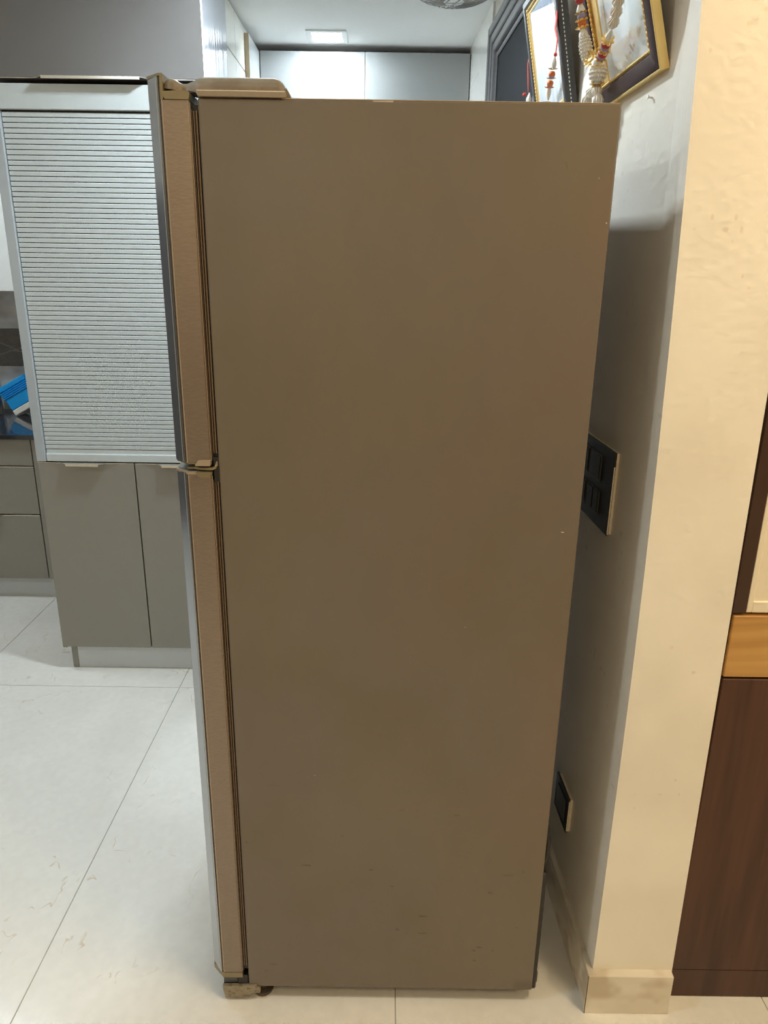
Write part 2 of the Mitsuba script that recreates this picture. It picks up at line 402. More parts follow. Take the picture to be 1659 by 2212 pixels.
# skirting block round the wall end
b_r = struct('baseboard_right', box(0.4425, 0.6215, -0.0215, 0.004, 0, 0.1045, 0.0012), 'm_skirting')
def skirt_side():
    y0, y1 = -0.0195, 1.0
    pts = [(0.4445 - 0.034 * 0.0, y0), (0.4445 - 0.034 * y1, y1), (wall_x(y1) + 0.003, y1), (0.459, y0)]
    return prism(pts, 'z', 0.0, 0.1045)
add('side_board', skirt_side(), 'm_skirting', b_r)
add('joint_strip', box(0.4424, 0.4432, -0.0217, -0.0205, 0.0, 0.1045), 'm_gasket', b_r)

# other walls
struct('wall_right_back', box(0.63, 2.75, 0.30, 0.45, 0, CEIL), 'm_room_wall')
struct('wall_right_far', box(2.70, 2.80, -4.15, 0.30, 0, CEIL), 'm_room_wall')
struct('wall_front', box(-3.3, 2.75, -4.2, -4.1, 0, CEIL), 'm_wall')
struct('trim_1', box(-3.29, 2.69, -4.1, -4.06, 0, 1.15), 'm_room_wall')
struct('wall_left', box(-3.4, -3.3, -4.15, 3.05, 0, CEIL), 'm_wall')
struct('trim_2', box(-3.3, -3.27, -1.2, 1.9, 0, 1.92), 'm_dark_cladding')
wk = struct('wall_kitchen', box(-3.3, -0.62, 2.612, 2.70, 0, CEIL), 'm_wall')
struct('wall_alcove_back', box(-0.62, 0.50, 2.86, 2.95, 0, CEIL), 'm_wall')
wa = struct('wall_alcove_left', box(-0.72, -0.613, 1.85, 2.86, 0, CEIL), 'm_grout')
# glossy tiles of the alcove's left wall, joints recessed
for (y0, y1) in ((1.50, 2.088), (2.0905, 2.86)):
    for (z0, z1) in ((0, 0.79), (0.7925, 1.54), (1.5425, 2.289), (2.2945, 2.456)):
        add('tile', box(-0.613, -0.605, max(y0, 1.855), y1, z0, z1, 0.0008), 'm_wall_tile', wa)

# backsplash tiles over the counter
for (z0, z1, mm) in ((0.80, 1.0235, 'm_splash'), (1.0255, 1.209, 'm_etched'), (1.2105, 1.4015, 'm_splash')):
    for k in range(5):
        x1 = -0.75 - 0.42 * k
        if x1 - 0.418 > -3.3:
            t = add('splash_tile', box(x1 - 0.418, x1, 2.602, 2.612, z0, z1, 0.0008), mm, wk)
            if mm == 'm_etched':
                add('etched_line', cat(*[tube([(x1 - 0.41 + a * 0.4, 2.6015, 1.03 + c * 0.17), (x1 - 0.41 + b * 0.4, 2.6015, 1.03 + e * 0.17)], 0.0016, 5)
                                         for a, c, b, e in ((0.0, 0.25, 1.0, 0.95), (0.0, 0.75, 0.75, 0.0), (0.2, 0.42, 1, 0.33), (0.45, 0.0, 1.0, 0.55))]), 'm_etch_line', t)

# ------------------------------------------------------------------ ceiling lamps
for (x, y, h, col, power, lab) in LAMPS:
    k = thing('ceiling_light', lab, 'ceiling light', 'square ceiling lights')
    o = h * 1.34
    z0, z1 = CEIL - 0.006, CEIL
    for (xa, xb, ya, yb) in ((x - o, x + o, y - o, y - h), (x - o, x + o, y + h, y + o), (x - o, x - h, y - h, y + h), (x + h, x + o, y - h, y + h)):
        add('frame', box(xa, xb, ya, yb, z0, z1, 0.001), 'm_lamp_frame', k)
    dm = trimesh.Trimesh([[x - h, y - h, z0 + 0.002], [x + h, y - h, z0 + 0.002], [x + h, y + h, z0 + 0.002], [x - h, y + h, z0 + 0.002]], [[0, 2, 1], [0, 3, 2]], process=False)
    dk = add('diffuser', dm, 'm_lamp_frame', k)
    scene[dk]['emitter'] = {'type': 'area', 'radiance': {'type': 'rgb', 'value': [float(c) for c in col * power]}}

# ------------------------------------------------------------------ refrigerator
fr = thing('refrigerator', 'tall bronze-grey two-door refrigerator seen from its plain side, filling the middle', 'refrigerator')
X0, X1, YB = -0.2755, 0.3322, 0.705
add('body', box(X0, X1, 0.0, YB, 0.0365, 1.7325, 0.0018), 'm_fridge', fr)
add('back_panel', box(X0 + 0.005, X1 + 0.0012, 0.004, YB - 0.004, 0.35, 1.726, 0.0005), 'm_gasket', fr)
add('top_edge', box(X0 + 0.12, X1 - 0.001, 0.0012, 0.0045, 1.7324, 1.7338, 0.0004), 'm_trim_tan', fr)
# doors: side wall, chamfer towards the front, front skin
XS, XR, XF, YC = -0.2885, -0.3285, -0.3520, 0.0235
def door(z0, z1, zf, first):
    """zf: top of the front skin (a lip on the upper door)."""
    k = numbered(fr + '__door')
    plan = [(XS, 0.0), (XR, 0.0), (XF, YC), (-0.358, 0.12), (-0.360, YB / 2), (-0.358, YB - 0.12), (XF, YB - YC), (XR, YB), (XS, YB)]
    core = [(XS, 0.0012), (XR, 0.0012), (XF + 0.001, YC), (-0.357, 0.12), (-0.359, YB / 2), (-0.357, YB - 0.12), (XF + 0.001, YB - YC), (XR, YB), (XS, YB)]
    scene[k] = mikit.ply(prism(core, 'z', z0, z1), 'm_front')
    add('side_panel', box(XR + 0.001, XS, -0.0004, 0.003, z0 + 0.001, z1, 0.0014), 'm_bronze', k, smooth=40, label='brushed bronze side panel')
    r = XR
    add('side_bead', tube([(r + 0.0016, 0.0006, z0 + 0.001), (r + 0.0016, 0.0006, (z0 + z1) / 2), (r + 0.0016, 0.0006, z1)], 0.0013, 8), 'm_trim_tan', k, smooth=True)
    add('shadow_groove', box(r - 0.0024, r + 0.0006, 0.0014, 0.004, z0 + 0.001, zf - 0.004), 'm_gasket', k)
    # chamfer strip, with its thin inner facet
    c = [(r - 0.0028, 0.0006), (r - 0.0062, 0.0030), (XF, YC), (XF + 0.003, YC + 0.003), (r + 0.001, 0.0055)]
    add('chamfer_strip', prism(c, 'z', z0 + 0.001, zf - 0.0035), 'm_steel', k, label='grey steel chamfer strip along the front edge')
    add('chamfer_bead', tube([(r - 0.0061, 0.0029, z0 + 0.002), (r - 0.0061, 0.0029, (z0 + zf) / 2), (r - 0.0061, 0.0029, zf - 0.004)], 0.0008, 6), 'm_chamfer_bead', k, smooth=True)
    front = [(XF - 0.0002, YC), (-0.3585, 0.12), (-0.3605, YB / 2), (-0.3585, YB - 0.12), (XF - 0.0002, YB - YC), (XF + 0.006, YB - YC), (XF + 0.006, YC)]
    add('front_skin', prism(front, 'z', z0 + 0.001, zf - 0.0035), 'm_front', k)
    # liner and ribbed gasket between door and body
    add('liner', box(XS, XS + 0.0036, 0.0025, YB - 0.004, z0 + 0.004, z1 - 0.012, 0.0012), 'm_gasket', k)
    add('liner_bead', box(XS + 0.0003, XS + 0.0013, 0.0006, 0.004, z0 + 0.004, z1 - 0.004, 0.0004), 'm_trim_tan', k)
    for q, (xa, w, yy, mm) in enumerate(((XS + 0.0046, 0.0018, 0.0030, 'm_liner'), (XS + 0.0072, 0.0014, 0.0024, 'm_gasket'), (XS + 0.0090, 0.0017, 0.0016, 'm_liner'))):
        add('gasket_rib', box(xa, xa + w, yy, 0.03, z0 + 0.017, z1 - 0.014, 0.0006), mm, k)
    add('gasket', box(XS + 0.0036, X0, 0.0075, YB - 0.006, z0 + 0.004, z1 - 0.006), 'm_black', k)
    return k
PLAN = [(XS + 0.0008, -0.0012), (XR - 0.0004, -0.0012), (XF - 0.0012, YC - 0.0006), (-0.3595, 0.12), (-0.3612, YB / 2), (-0.3595, YB - 0.12), (XF - 0.0012, YB - YC), (XR, YB), (XS + 0.0008, YB)]
up = door(1.1935, 1.7305, 1.7625, True)
# top cap of the upper door: front lip standing above a lower hinge ledge
lip = [(XR - 0.0004, -0.0012), (XF - 0.0012, YC - 0.0006), (-0.3595, 0.12), (-0.3612, YB / 2), (-0.3595, YB - 0.12), (XF - 0.0012, YB - YC), (XR, YB), (XR + 0.0044, YB), (XR + 0.0044, -0.0012)]
add('top_cap', prism(lip, 'z', 1.7595, 1.7630), 'm_trim', up)
add('cap_post', prism(round_poly([(XR, 1.7300), (XR + 0.0044, 1.7300), (XR + 0.0044, 1.7628, 0.0016), (XR + 0.0006, 1.7628, 0.001)], 0.0004, 3), 'y', -0.0013, 0.60), 'm_trim', up)
add('cap_ledge', prism(round_poly([(XR - 0.0004, 1.7400, 0.0006), (XR + 0.0066, 1.7300, 0.0006), (XS + 0.0006, 1.7296, 0.0008), (XS + 0.0026, 1.7385, 0.0012), (XS - 0.0006, 1.7412, 0.0026)], 0.0006, 4), 'y', -0.0024, 0.55), 'm_trim', up, smooth=35)
add('bottom_cap', prism([(x + (0.002 if x < -0.3 else -0.001), y + (0.002 if y < 0.3 else -0.002)) for x, y in PLAN], 'z', 1.1915, 1.1940), 'm_trim', up)
lo = door(0.0745, 1.1760, 1.1800, False)
add('top_cap', prism(PLAN, 'z', 1.1745, 1.1788), 'm_trim_tan', lo, label='light tan cap on top of the lower door')
inner = [(x + (0.003 if x < -0.3 else -0.003), y + (0.003 if y < 0.3 else -0.003)) for x, y in PLAN]
add('top_cover', prism(inner, 'z', 1.1788, 1.1798), 'm_pin', lo)
add('bottom_cap', prism(PLAN, 'z', 0.0628, 0.0758), 'm_trim', lo)
# black seam between the two compartments on the body's front
add('divider', box(XS + 0.004, X0 + 0.0006, 0.002, YB - 0.01, 1.1605, 1.2040), 'm_black', fr)

# top hinge cover: flange lying on the side, domed box, knuckle over the door
hc = add('hinge_cover', prism(round_poly([(-0.2765, 1.7412), (-0.1483, 1.7412), (-0.1492, 1.7334), (-0.2745, 1.7342)], 0.0022, 4), 'y', -0.0040, 0.006), 'm_hinge_light', fr, smooth=35, label='grimy bronze hinge cover on top of the refrigerator')
def dome():
    secs = []
    for x, ztop, w0, w1 in ((-0.3262, 1.7462, 0.014, 0.028), (-0.3250, 1.7510, 0.008, 0.034), (-0.3225, 1.7556, 0.004, 0.038), (-0.3175, 1.7586, 0.0022, 0.040), (-0.3120, 1.7592, 0.0018, 0.042), (-0.3070, 1.7574, 0.004, 0.040),
                            (-0.3030, 1.7548, 0.010, 0.037), (-0.2990, 1.7540, 0.013, 0.037), (-0.2930, 1.7546, 0.013, 0.042), (-0.2860, 1.7568, 0.009, 0.052), (-0.2790, 1.7598, 0.004, 0.062), (-0.2740, 1.7622, 0.0018, 0.068), (-0.2690, 1.7632, 0.0012, 0.070),
                            (-0.2200, 1.7638, 0.0012, 0.072), (-0.1680, 1.7636, 0.0012, 0.072), (-0.1610, 1.7620, 0.0012, 0.072), (-0.1555, 1.7575, 0.002, 0.071), (-0.1520, 1.7500, 0.004, 0.069), (-0.1506, 1.7345, 0.006, 0.066)):
        zb = 1.7452 - 0.003 * max(0, min(1, (x + 0.3262) / 0.02)) if x < -0.285 else (1.7405 if x < -0.277 else 1.7335)
        h = max(ztop - zb, 0.001)
        sec = []
        for t in np.linspace(0, 1, 13):      # rounded arch from near side over to far side
            a = math.pi * t
            e = 0.55
            cx, cz = math.copysign(abs(math.cos(a)) ** e, math.cos(a)), abs(math.sin(a)) ** e
            sec.append((x, (w0 + w1) / 2 - (w1 - w0) / 2 * cx, zb + h * cz))
        secs.append(sec)
    v = np.array(secs).reshape(-1, 3); n = 13; f = []
    for i in range(len(secs) - 1):
        for j in range(n - 1):
            q = [i * n + j, i * n + j + 1, (i + 1) * n + j + 1, (i + 1) * n + j]
            f += [[q[0], q[1], q[2]], [q[0], q[2], q[3]]]
        q = [i * n + n - 1, i * n, (i + 1) * n, (i + 1) * n + n - 1]
        f += [[q[0], q[1], q[2]], [q[0], q[2], q[3]]]
    for e, s in ((0, 1), ((len(secs) - 1) * n, -1)):
        for j in range(1, n - 1):
            f.append([e, e + j, e + j + 1] if s > 0 else [e, e + j + 1, e + j])
    m = trimesh.Trimesh(v, f, process=False); m.fix_normals()
    return m
add('flange_bead', tube([(-0.2755, -0.0038, 1.7410), (-0.21, -0.0038, 1.7410), (-0.1490, -0.0038, 1.7408)], 0.0009, 6), 'm_shell', hc, smooth=True)
add('dome', dome(), 'm_hinge', hc, smooth=50)
add('end_wall', prism(round_poly([(-0.152, 1.7328), (-0.1440, 1.7328), (-0.1440, 1.7400), (-0.1500, 1.7500)], 0.0008, 3), 'y', 0.012, 0.066), 'm_hinge', hc)
add('hinge_arm', box(-0.322, -0.262, 0.010, 0.034, 1.7395, 1.7432, 0.0008), 'm_black', hc)
add('pin_washer', orient(lathe([(0.013, 0), (0.013, 0.0022)], 24), (-0.309, 0.018, 1.7405), (0, 0, 1)), 'm_pin', hc)

# middle hinge: pads on both doors, bent arm between
def pad(pts, y1=0.02):
    return prism(round_poly(pts, 0.0014, 4), 'y', -0.0062, y1)
mh = add('middle_hinge', tube([(-0.3200, 0.006, 1.1846), (-0.3050, -0.001, 1.1845), (-0.2868, -0.002, 1.1846), (-0.2815, -0.001, 1.1866), (-0.2795, 0.001, 1.1905), (-0.2788, 0.004, 1.1965), (-0.2768, 0.010, 1.2002)], [0.0020, 0.0024, 0.0026, 0.0026, 0.0024, 0.0022, 0.0018], 8), 'm_trim', fr, smooth=40, label='bent middle hinge between the doors')
add('arm_plate', prism(round_poly([(-0.3300, 0.004), (-0.2800, 0.004), (-0.2800, 0.034), (-0.3300, 0.034)], 0.008, 5), 'z', 1.1826, 1.1858), 'm_trim', mh)
add('upper_pad', pad([(-0.3085, 1.1990), (-0.2877, 1.1996), (-0.2882, 1.1902), (-0.3144, 1.1902)]), 'm_trim_tan', mh)
add('lower_pad', pad([(-0.3143, 1.1795), (-0.2881, 1.1800), (-0.2892, 1.1697), (-0.3065, 1.1697)]), 'm_trim', mh)
add('pin', orient(lathe([(0.005, 0), (0.005, 0.014)], 16), (-0.316, 0.018, 1.1795), (0, 0, 1)), 'm_pin', mh)

# bottom bracket, kick strip and levelling foot
bb = add('bottom_bracket', prism(round_poly([(-0.3318, 0.0395, 0.001), (-0.3268, 0.0052, 0.003), (-0.2745, 0.0088, 0.001), (-0.2735, 0.0165, 0.002), (-0.2690, 0.0205, 0.003), (-0.2512, 0.0215, 0.002), (-0.2508, 0.0337, 0.003), (-0.2590, 0.0425, 0.002)], 0.001, 4), 'y', -0.0030, 0.004), 'm_bracket', fr, smooth=35, label='worn metal bracket carrying the lower door')
add('bracket_shelf', box(-0.3310, -0.2600, 0.004, 0.060, 0.0300, 0.0380, 0.001), 'm_black', bb)
add('spacer', prism(round_poly([(-0.3305, 0.0392), (-0.2760, 0.0420), (-0.2760, 0.0640), (-0.3290, 0.0625)], 0.001, 2), 'y', 0.006, 0.05), 'm_spacer', bb)
add('pivot', box(-0.3000, -0.2765, 0.002, 0.03, 0.040, 0.064, 0.002), 'm_black', bb)
add('foot', orient(lathe([(0.020, 0), (0.022, 0.004), (0.022, 0.010), (0.012, 0.014), (0.010, 0.040)], 24), (-0.249, 0.026, 0.0005), (0, 0, 1)), 'm_gasket', fr, smooth=40)
add('foot', orient(lathe([(0.020, 0), (0.022, 0.004), (0.022, 0.010), (0.012, 0.014), (0.010, 0.040)], 24), (-0.249, YB - 0.03, 0.0005), (0, 0, 1)), 'm_gasket', fr, smooth=40)
for yy in (0.10, YB - 0.10):
    add('roller', orient(lathe([(0.018, 0), (0.018, 0.02)], 24), (0.27, yy, 0.0185), (0, 1, 0)), 'm_gasket', fr, smooth=40)
add('back_cover', box(X1 - 0.002, 0.3420, 0.006, YB - 0.02, 0.032, 0.345, 0.003), 'm_black', fr, label='black cover low on the back')
add('cover_lip', box(0.3405, 0.3445, 0.010, YB - 0.03, 0.046, 0.075, 0.0015), 'm_gasket', fr)
add('rear_pipe', tube([(0.338, 0.03, 0.345), (0.342, 0.028, 0.37), (0.3435, 0.03, 0.40), (0.340, 0.035, 0.43), (0.334, 0.04, 0.45)], 0.006, 10), 'm_black', fr, smooth=True)

# ------------------------------------------------------------------ tall kitchen unit with tambour shutter
tu = thing('tall_kitchen_unit', 'tall taupe kitchen unit with silver roller shutter, left behind the refrigerator', 'cabinet')
UL, UR, UF = -1.2445, -0.5660, 1.360
UB = 1.720
add('carcass', box(UL + 0.017, UR - 0.018, UF + 0.09, UB, 0.10, 2.050), 'm_carcass', tu)
add('base_front', box(UL + 0.017, UR - 0.018, UF + 0.020, UF + 0.088, 0.10, 0.838), 'm_carcass', tu)
add('side_panel', box(UL, UL + 0.016, UF + 0.004, UB, 0.0945, 2.05, 0.001), 'm_taupe', tu)
add('side_panel', box(UR - 0.016, UR, UF + 0.003, 1.720, 0.0, 2.0525, 0.001), 'm_film', tu, label='glossy right side panel')
add('plinth', box(UL + 0.046, UR - 0.02, UF + 0.022, UF + 0.04, 0.0, 0.0985, 0.001), 'm_plinth', tu, label='silver plinth')
add('plinth_end', box(UL + 0.024, UL + 0.046, UF + 0.020, UF + 0.05, 0.0, 0.0985, 0.001), 'm_taupe', tu)
def pull(cx, z, half, grip, y, out, base):
    """aluminium edge pull: flat strip along the door edge, its grip standing out."""
    m = prism([(cx - half, y + 0.002), (cx + half, y + 0.002), (cx + grip + 0.022, y - 0.006), (cx + grip, y - out), (cx - grip, y - out), (cx - grip - 0.022, y - 0.006)], 'z', z, z + 0.0022)
    l = box(cx - grip, cx + grip, y - out, y - out + 0.002, z - 0.006, z + 0.0018, 0.0006)
    return cat(m, l)
for (xa, xb) in ((UL, -0.8995), (-0.8965, UR)):
    dk = add('door', box(xa + 0.0012, xb, UF, UF + 0.018, 0.1005, 0.8375, 0.0012), 'm_taupe', tu)
    add('handle', cat(pull((xa + xb) / 2 - 0.004, 0.8378, 0.150, 0.058, UF, 0.026, xb), box(xa + 0.0012, xb, UF - 0.0005, UF + 0.018, 0.8375, 0.8395)), 'm_handle', dk, label='slim silver edge pull')
# shutter frame
SZ0, SZ1 = 0.8425, 2.0400
sh = add('roller_shutter', box(UL + 0.0317, UR - 0.0317, UF + 0.0175, UF + 0.022, 0.843, 1.99), 'm_black', tu, label='silver roller shutter of narrow slats')
add('shutter_stile', box(UL, UL + 0.0315, UF - 0.002, UF + 0.06, SZ0, SZ1, 0.0012), 'm_silver_stile', tu)
add('shutter_stile', box(UR - 0.0315, UR, UF - 0.002, UF + 0.06, SZ0, SZ1, 0.0012), 'm_silver_stile', tu)
add('header', box(UL + 0.0317, UR - 0.0317, UF, UF + 0.05, 1.9690, SZ1, 0.0012), 'm_silver', sh)
add('bottom_bar', prism(round_poly([(UF + 0.004, 0.8430), (UF + 0.022, 0.8430), (UF + 0.022, 0.8865), (UF + 0.010, 0.8865), (UF + 0.0095, 0.8720), (UF + 0.004, 0.8680)], 0.001, 2), 'x', UL + 0.034, UR - 0.034), 'm_silver', sh)
N = 70
zb0, zb1 = 0.8878, 1.9640
pz = (zb1 - zb0) / N
slat_poly = [(UF + 0.018, 0.0004), (UF + 0.0092, 0.0004), (UF + 0.0084, 0.0012), (UF + 0.0080, pz - 0.0034), (UF + 0.0092, pz - 0.0018), (UF + 0.0125, pz - 0.0014), (UF + 0.018, pz - 0.0014)]
slat = mikit.ply(prism(slat_poly, 'x', UL + 0.034, UR - 0.034), 'm_silver')
for k in range(N):
    scene[numbered(sh + '__slat')] = {**slat, 'to_world': T().translate([0, 0, zb0 + k * pz])}
# loft cabinet over the shutter (reaches the ceiling)
lf = thing('loft_cabinet', 'dark grey loft cabinet above the silver roller shutter, reaching the ceiling', 'cabinet')
ld = add('door', box(UL, UR - 0.0047, UF, UF + 0.018, 2.0560, CEIL - 0.002, 0.0012), 'm_loft', lf)
add('handle', cat(pull(-0.9100, 2.0535, 0.205, 0.150, UF, 0.030, 0), box(UL, UR - 0.006, UF, UF + 0.012, 2.0535, 2.0558)), 'm_handle', ld, label='long silver edge pull')
add('body', box(UL, UR - 0.0175, UF + 0.02, UB, 2.056, CEIL - 0.002), 'm_carcass', lf)
add('side_panel', box(UR - 0.016, UR, UF + 0.003, 1.720, 2.0545, CEIL - 0.001, 0.001), 'm_film', lf, label='glossy film-covered right side panel')
add('edge_strip', box(UR - 0.0045, UR + 0.001, UF - 0.0005, UF + 0.003, 2.058, CEIL - 0.001), 'm_white_edge', lf)

# ------------------------------------------------------------------ base unit with drawers, worktop, wall cabinet
bu = thing('drawer_unit', 'taupe base unit of three wide drawers at the left edge, under the black worktop', 'cabinet')
BF = 2.0
BX0, BX1 = -2.18, -1.5795
add('carcass', box(BX0, -1.2665, BF + 0.02, 2.598, 0.105, 0.779), 'm_carcass', bu)
for (za, zb) in ((0.107, 0.4195), (0.4265, 0.6490), (0.6560, 0.7785)):
    dk = add('drawer', box(BX0, BX1, BF, BF + 0.018, za, zb, 0.0012), 'm_taupe', bu)
    if zb < 0.75:
        add('handle', cat(pull(BX0 + 0.28, zb + 0.0002, 0.245, 0.130, BF, 0.026, 0), box(BX0, BX1 - 0.001, BF - 0.001, BF + 0.016, zb, zb + 0.0034)), 'm_handle', dk)
add('filler_panel', box(BX1 + 0.0045, -1.2665, BF - 0.001, BF + 0.02, 0.107, 0.7785, 0.0008), 'm_taupe', bu)
add('plinth', box(BX0, -1.2665, BF + 0.042, BF + 0.06, 0.0, 0.1045), 'm_plinth', bu, label='silver plinth')
bu2 = thing('cooking_base_unit', 'taupe base unit further left along the counter, left of the three drawers', 'cabinet')
add('door', box(-3.28, BX0 - 0.004, BF, BF + 0.018, 0.107, 0.7785, 0.0012), 'm_taupe', bu2)
add('carcass', box(-3.28, BX0 - 0.002, BF + 0.02, 2.598, 0.0, 0.779), 'm_carcass', bu2)
wt = thing('worktop', 'polished black granite worktop over the drawers', 'worktop')
add('slab', box(-3.29, -1.262, BF - 0.022, 2.6005, 0.780, 0.8015, 0.002), 'm_granite', wt)
wc = thing('wall_cabinet', 'glossy white wall cabinet behind the roller shutter, at the left edge', 'cabinet')
add('body', box(-3.25, -1.262, 2.272, 2.611, 1.4025, CEIL - 0.002), 'm_white_edge', wc)
for k in range(4):
    add('door', box(-3.25 + k * 0.497, -3.25 + (k + 1) * 0.497 - 0.003, 2.252, 2.271, 1.4015, CEIL - 0.003, 0.001), 'm_white_gloss_bright', wc)

# blue box leaning on a steel canister
bx = thing('blue_box', 'bright blue ribbed plastic box with a white base, tilted on the black worktop', 'box')
A = math.radians(-29)
def tilted(m):
    m = m.copy(); m.apply_transform(trimesh.transformations.rotation_matrix(-A * -1, [0, 1, 0]))
    m.apply_translation([-1.836, 2.41, 0.8022])
    return m
add('box_body', tilted(box(0.0, 0.15, 0.0, 0.10, 0.028, 0.125, 0.004)), 'm_blue', bx)
add('base', tilted(box(0.0, 0.15, 0.0, 0.10, 0.0, 0.028, 0.003)), 'm_white_plastic', bx, label='white base')
add('lid', tilted(box(-0.004, 0.154, -0.004, 0.104, 0.125, 0.150, 0.004)), 'm_blue', bx)
for k in range(4):
    add('rib', tilted(box(-0.004, 0.154, -0.0055, 0.1055, 0.088 + 0.0095 * k, 0.0930 + 0.0095 * k, 0.0015)), 'm_blue', bx)
cn = thing('canister', 'steel canister on the worktop, left of the tilted blue box', 'canister')
add('canister_body', orient(lathe([(0.055, 0), (0.057, 0.004), (0.057, 0.16), (0.055, 0.165)], 32), (-1.975, 2.46, 0.802), (0, 0, 1)), 'm_handle', cn, smooth=40)

# ------------------------------------------------------------------ white loft cabinets at the end of the alcove
el = thing('alcove_cabinet', 'glossy white cabinet with two doors at the alcove end, above the refrigerator', 'cabinet')
for (xa, xb) in ((-0.5830, -0.1140), (-0.1105, 0.3560)):
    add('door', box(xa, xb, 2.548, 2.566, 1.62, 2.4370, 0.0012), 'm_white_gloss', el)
add('body', box(-0.5980, 0.3600, 2.570, 2.858, 1.62, 2.4340), 'm_carcass', el)
add('centre_strip', box(-0.1138, -0.1107, 2.5500, 2.560, 1.62, 2.436), 'm_handle', el)
add('end_strip', box(0.3562, 0.3640, 2.556, 2.57, 1.62, 2.436), 'm_black', el)
sp = thing('end_panel', 'narrow white panel with a tan edge standing on the alcove left wall', 'panel')
add('panel', box(-0.6045, -0.5860, 2.2905, 2.560, 0.0, 2.4340), 'm_white_gloss', sp)
add('front_edge', box(-0.6045, -0.5860, 2.2880, 2.2905, 0.0, 2.4340), 'm_tan_edge', sp, label='tan front edge')

# ------------------------------------------------------------------ ribbed glass ceiling lamp (off)
gl = thing('glass_ceiling_lamp', 'round ribbed glass bowl lamp hanging unlit from the ceiling above the refrigerator', 'ceiling lamp')
GX, GY, GZ, GR, GH = 0.211, 1.70, 2.372, 0.160, 0.075
def bowl_r(t):
    return GR * math.sin(t * math.pi / 2) ** 0.8, GZ + GH * (1 - math.cos(t * math.pi / 2))
prof = [bowl_r(t) for t in np.linspace(0.02, 1, 14)]
add('bowl', orient(trimesh.creation.revolve(np.array([(r, z - GZ) for r, z in prof]), sections=48), (GX, GY, GZ), (0, 0, 1)), 'm_bowl', gl, smooth=True)
for k in range(26):
    pts = []
    for t in np.linspace(0.10, 1, 12):
        r, z = bowl_r(t); a = 2 * math.pi * k / 26 + 0.9 * (1 - t)
        pts.append((GX + r * math.cos(a), GY + r * math.sin(a), z - 0.001))
    add('rib', tube(pts, 0.0020, 5), 'm_rib', gl, smooth=True)
for t in (0.28, 0.5, 0.72, 0.9):
    r, z = bowl_r(t)
    add('ring', tube([(GX + r * math.cos(a), GY + r * math.sin(a), z - 0.0005) for a in np.linspace(0, 2 * math.pi, 41)], 0.0013, 5), 'm_rib', gl, smooth=True)
add('canopy', orient(lathe([(GR + 0.006, 0), (GR + 0.010, 0.004), (GR + 0.010, CEIL - GZ - GH)], 40), (GX, GY, GZ + GH), (0, 0, 1)), 'm_lamp_frame', gl, smooth=40)

# ------------------------------------------------------------------ wooden wall unit on the right
wu = thing('wooden_wall_unit', 'dark brown wooden wall unit with golden band and cream panel, right of the column', 'cabinet')
WY = 0.020
WL, WR = 0.6335, 1.46
add('carcass', box(WL + 0.004, WR, WY + 0.022, 0.298, 0.0, 2.30), 'm_walnut_dark', wu)
add('edge_strip', box(WL - 0.0035, WL + 0.0005, WY + 0.006, WY + 0.022, 0.0, 2.30), 'm_walnut_dark', wu)
add('plinth', box(WL, WR, WY + 0.001, WY + 0.022, 0.0, 0.0755, 0.0008), 'm_walnut', wu)
add('door', box(WL, WR, WY, WY + 0.022, 0.0770, 0.7900, 0.0016), 'm_walnut', wu)
add('drawer_front', box(WL - 0.0005, WR, WY - 0.001, WY + 0.022, 0.7945, 0.9195, 0.0016), 'm_gold_wood', wu, label='golden brown drawer band')
ud = add('upper_panel', box(0.6545, 1.4355, WY + 0.006, WY + 0.022, 0.9245, 2.30, 0.0008), 'm_cream_panel', wu, label='cream upper panel')
add('stile', box(WL - 0.004, 0.6542, WY, WY + 0.022, 0.9245, 2.30, 0.001), 'm_walnut_dark', wu)
add('stile', box(1.436, WR, WY, WY + 0.022, 0.9245, 2.30, 0.001), 'm_walnut_dark', wu)
for (xa, xb, za, zb) in ((0.6546, 0.6650, 0.925, 2.30), (0.6651, 1.425, 0.925, 0.9465), (1.4255, 1.4355, 0.925, 2.30)):
    add('panel_moulding', box(xa, xb, WY + 0.002, WY + 0.008, za, zb, 0.0012), 'm_cream_panel', ud)

# ------------------------------------------------------------------ switch boards on the right wall
def wall_plate(y0, y1, z0, z1, t, dx=0.0):
    m = box(-t, 0.0, y0, y1, z0, z1, 0.0006)
    v = m.vertices.copy()
    v[:, 0] += np.array([wall_x(y) + lean(z, y) for y, z in zip(v[:, 1], v[:, 2])]) - dx
    m.vertices = v
    return m
sb = thing('switch_board', 'large black switch board on the wall behind the refrigerator, at mid height', 'switch board')
add('back_box', wall_plate(0.186, 0.402, 1.012, 1.176, 0.0055), 'm_switch_rim', sb, label='cream paint-smeared rim')
pl = add('plate', wall_plate(0.184, 0.404, 1.010, 1.178, 0.0045, 0.0056), 'm_switch', sb)
add('paint_edge', wall_plate(0.1832, 0.1842, 1.012, 1.150, 0.0030, 0.0064), 'm_switch_rim', sb)
for (ya, yb, za, zb) in ((0.252, 0.322, 1.102, 1.156), (0.328, 0.392, 1.102, 1.156), (0.245, 0.278, 1.034, 1.084), (0.281, 0.322, 1.034, 1.084), (0.330, 0.392, 1.034, 1.084)):
    mk = add('module', wall_plate(ya, yb, za, zb, 0.0022, 0.0100), 'm_switch_edge', pl)
    add('rocker', wall_plate(ya + 0.003, yb - 0.003, za + 0.003, zb - 0.003, 0.0016, 0.0122), 'm_switch', pl)
sk = thing('socket_plate', 'small black socket plate low on the wall behind the refrigerator', 'socket')
add('back_box', wall_plate(0.228, 0.326, 0.254, 0.343, 0.0060), 'm_switch_rim', sk, label='cream rim')
pl = add('plate', wall_plate(0.226, 0.328, 0.252, 0.345, 0.0050, 0.0064), 'm_switch', sk)
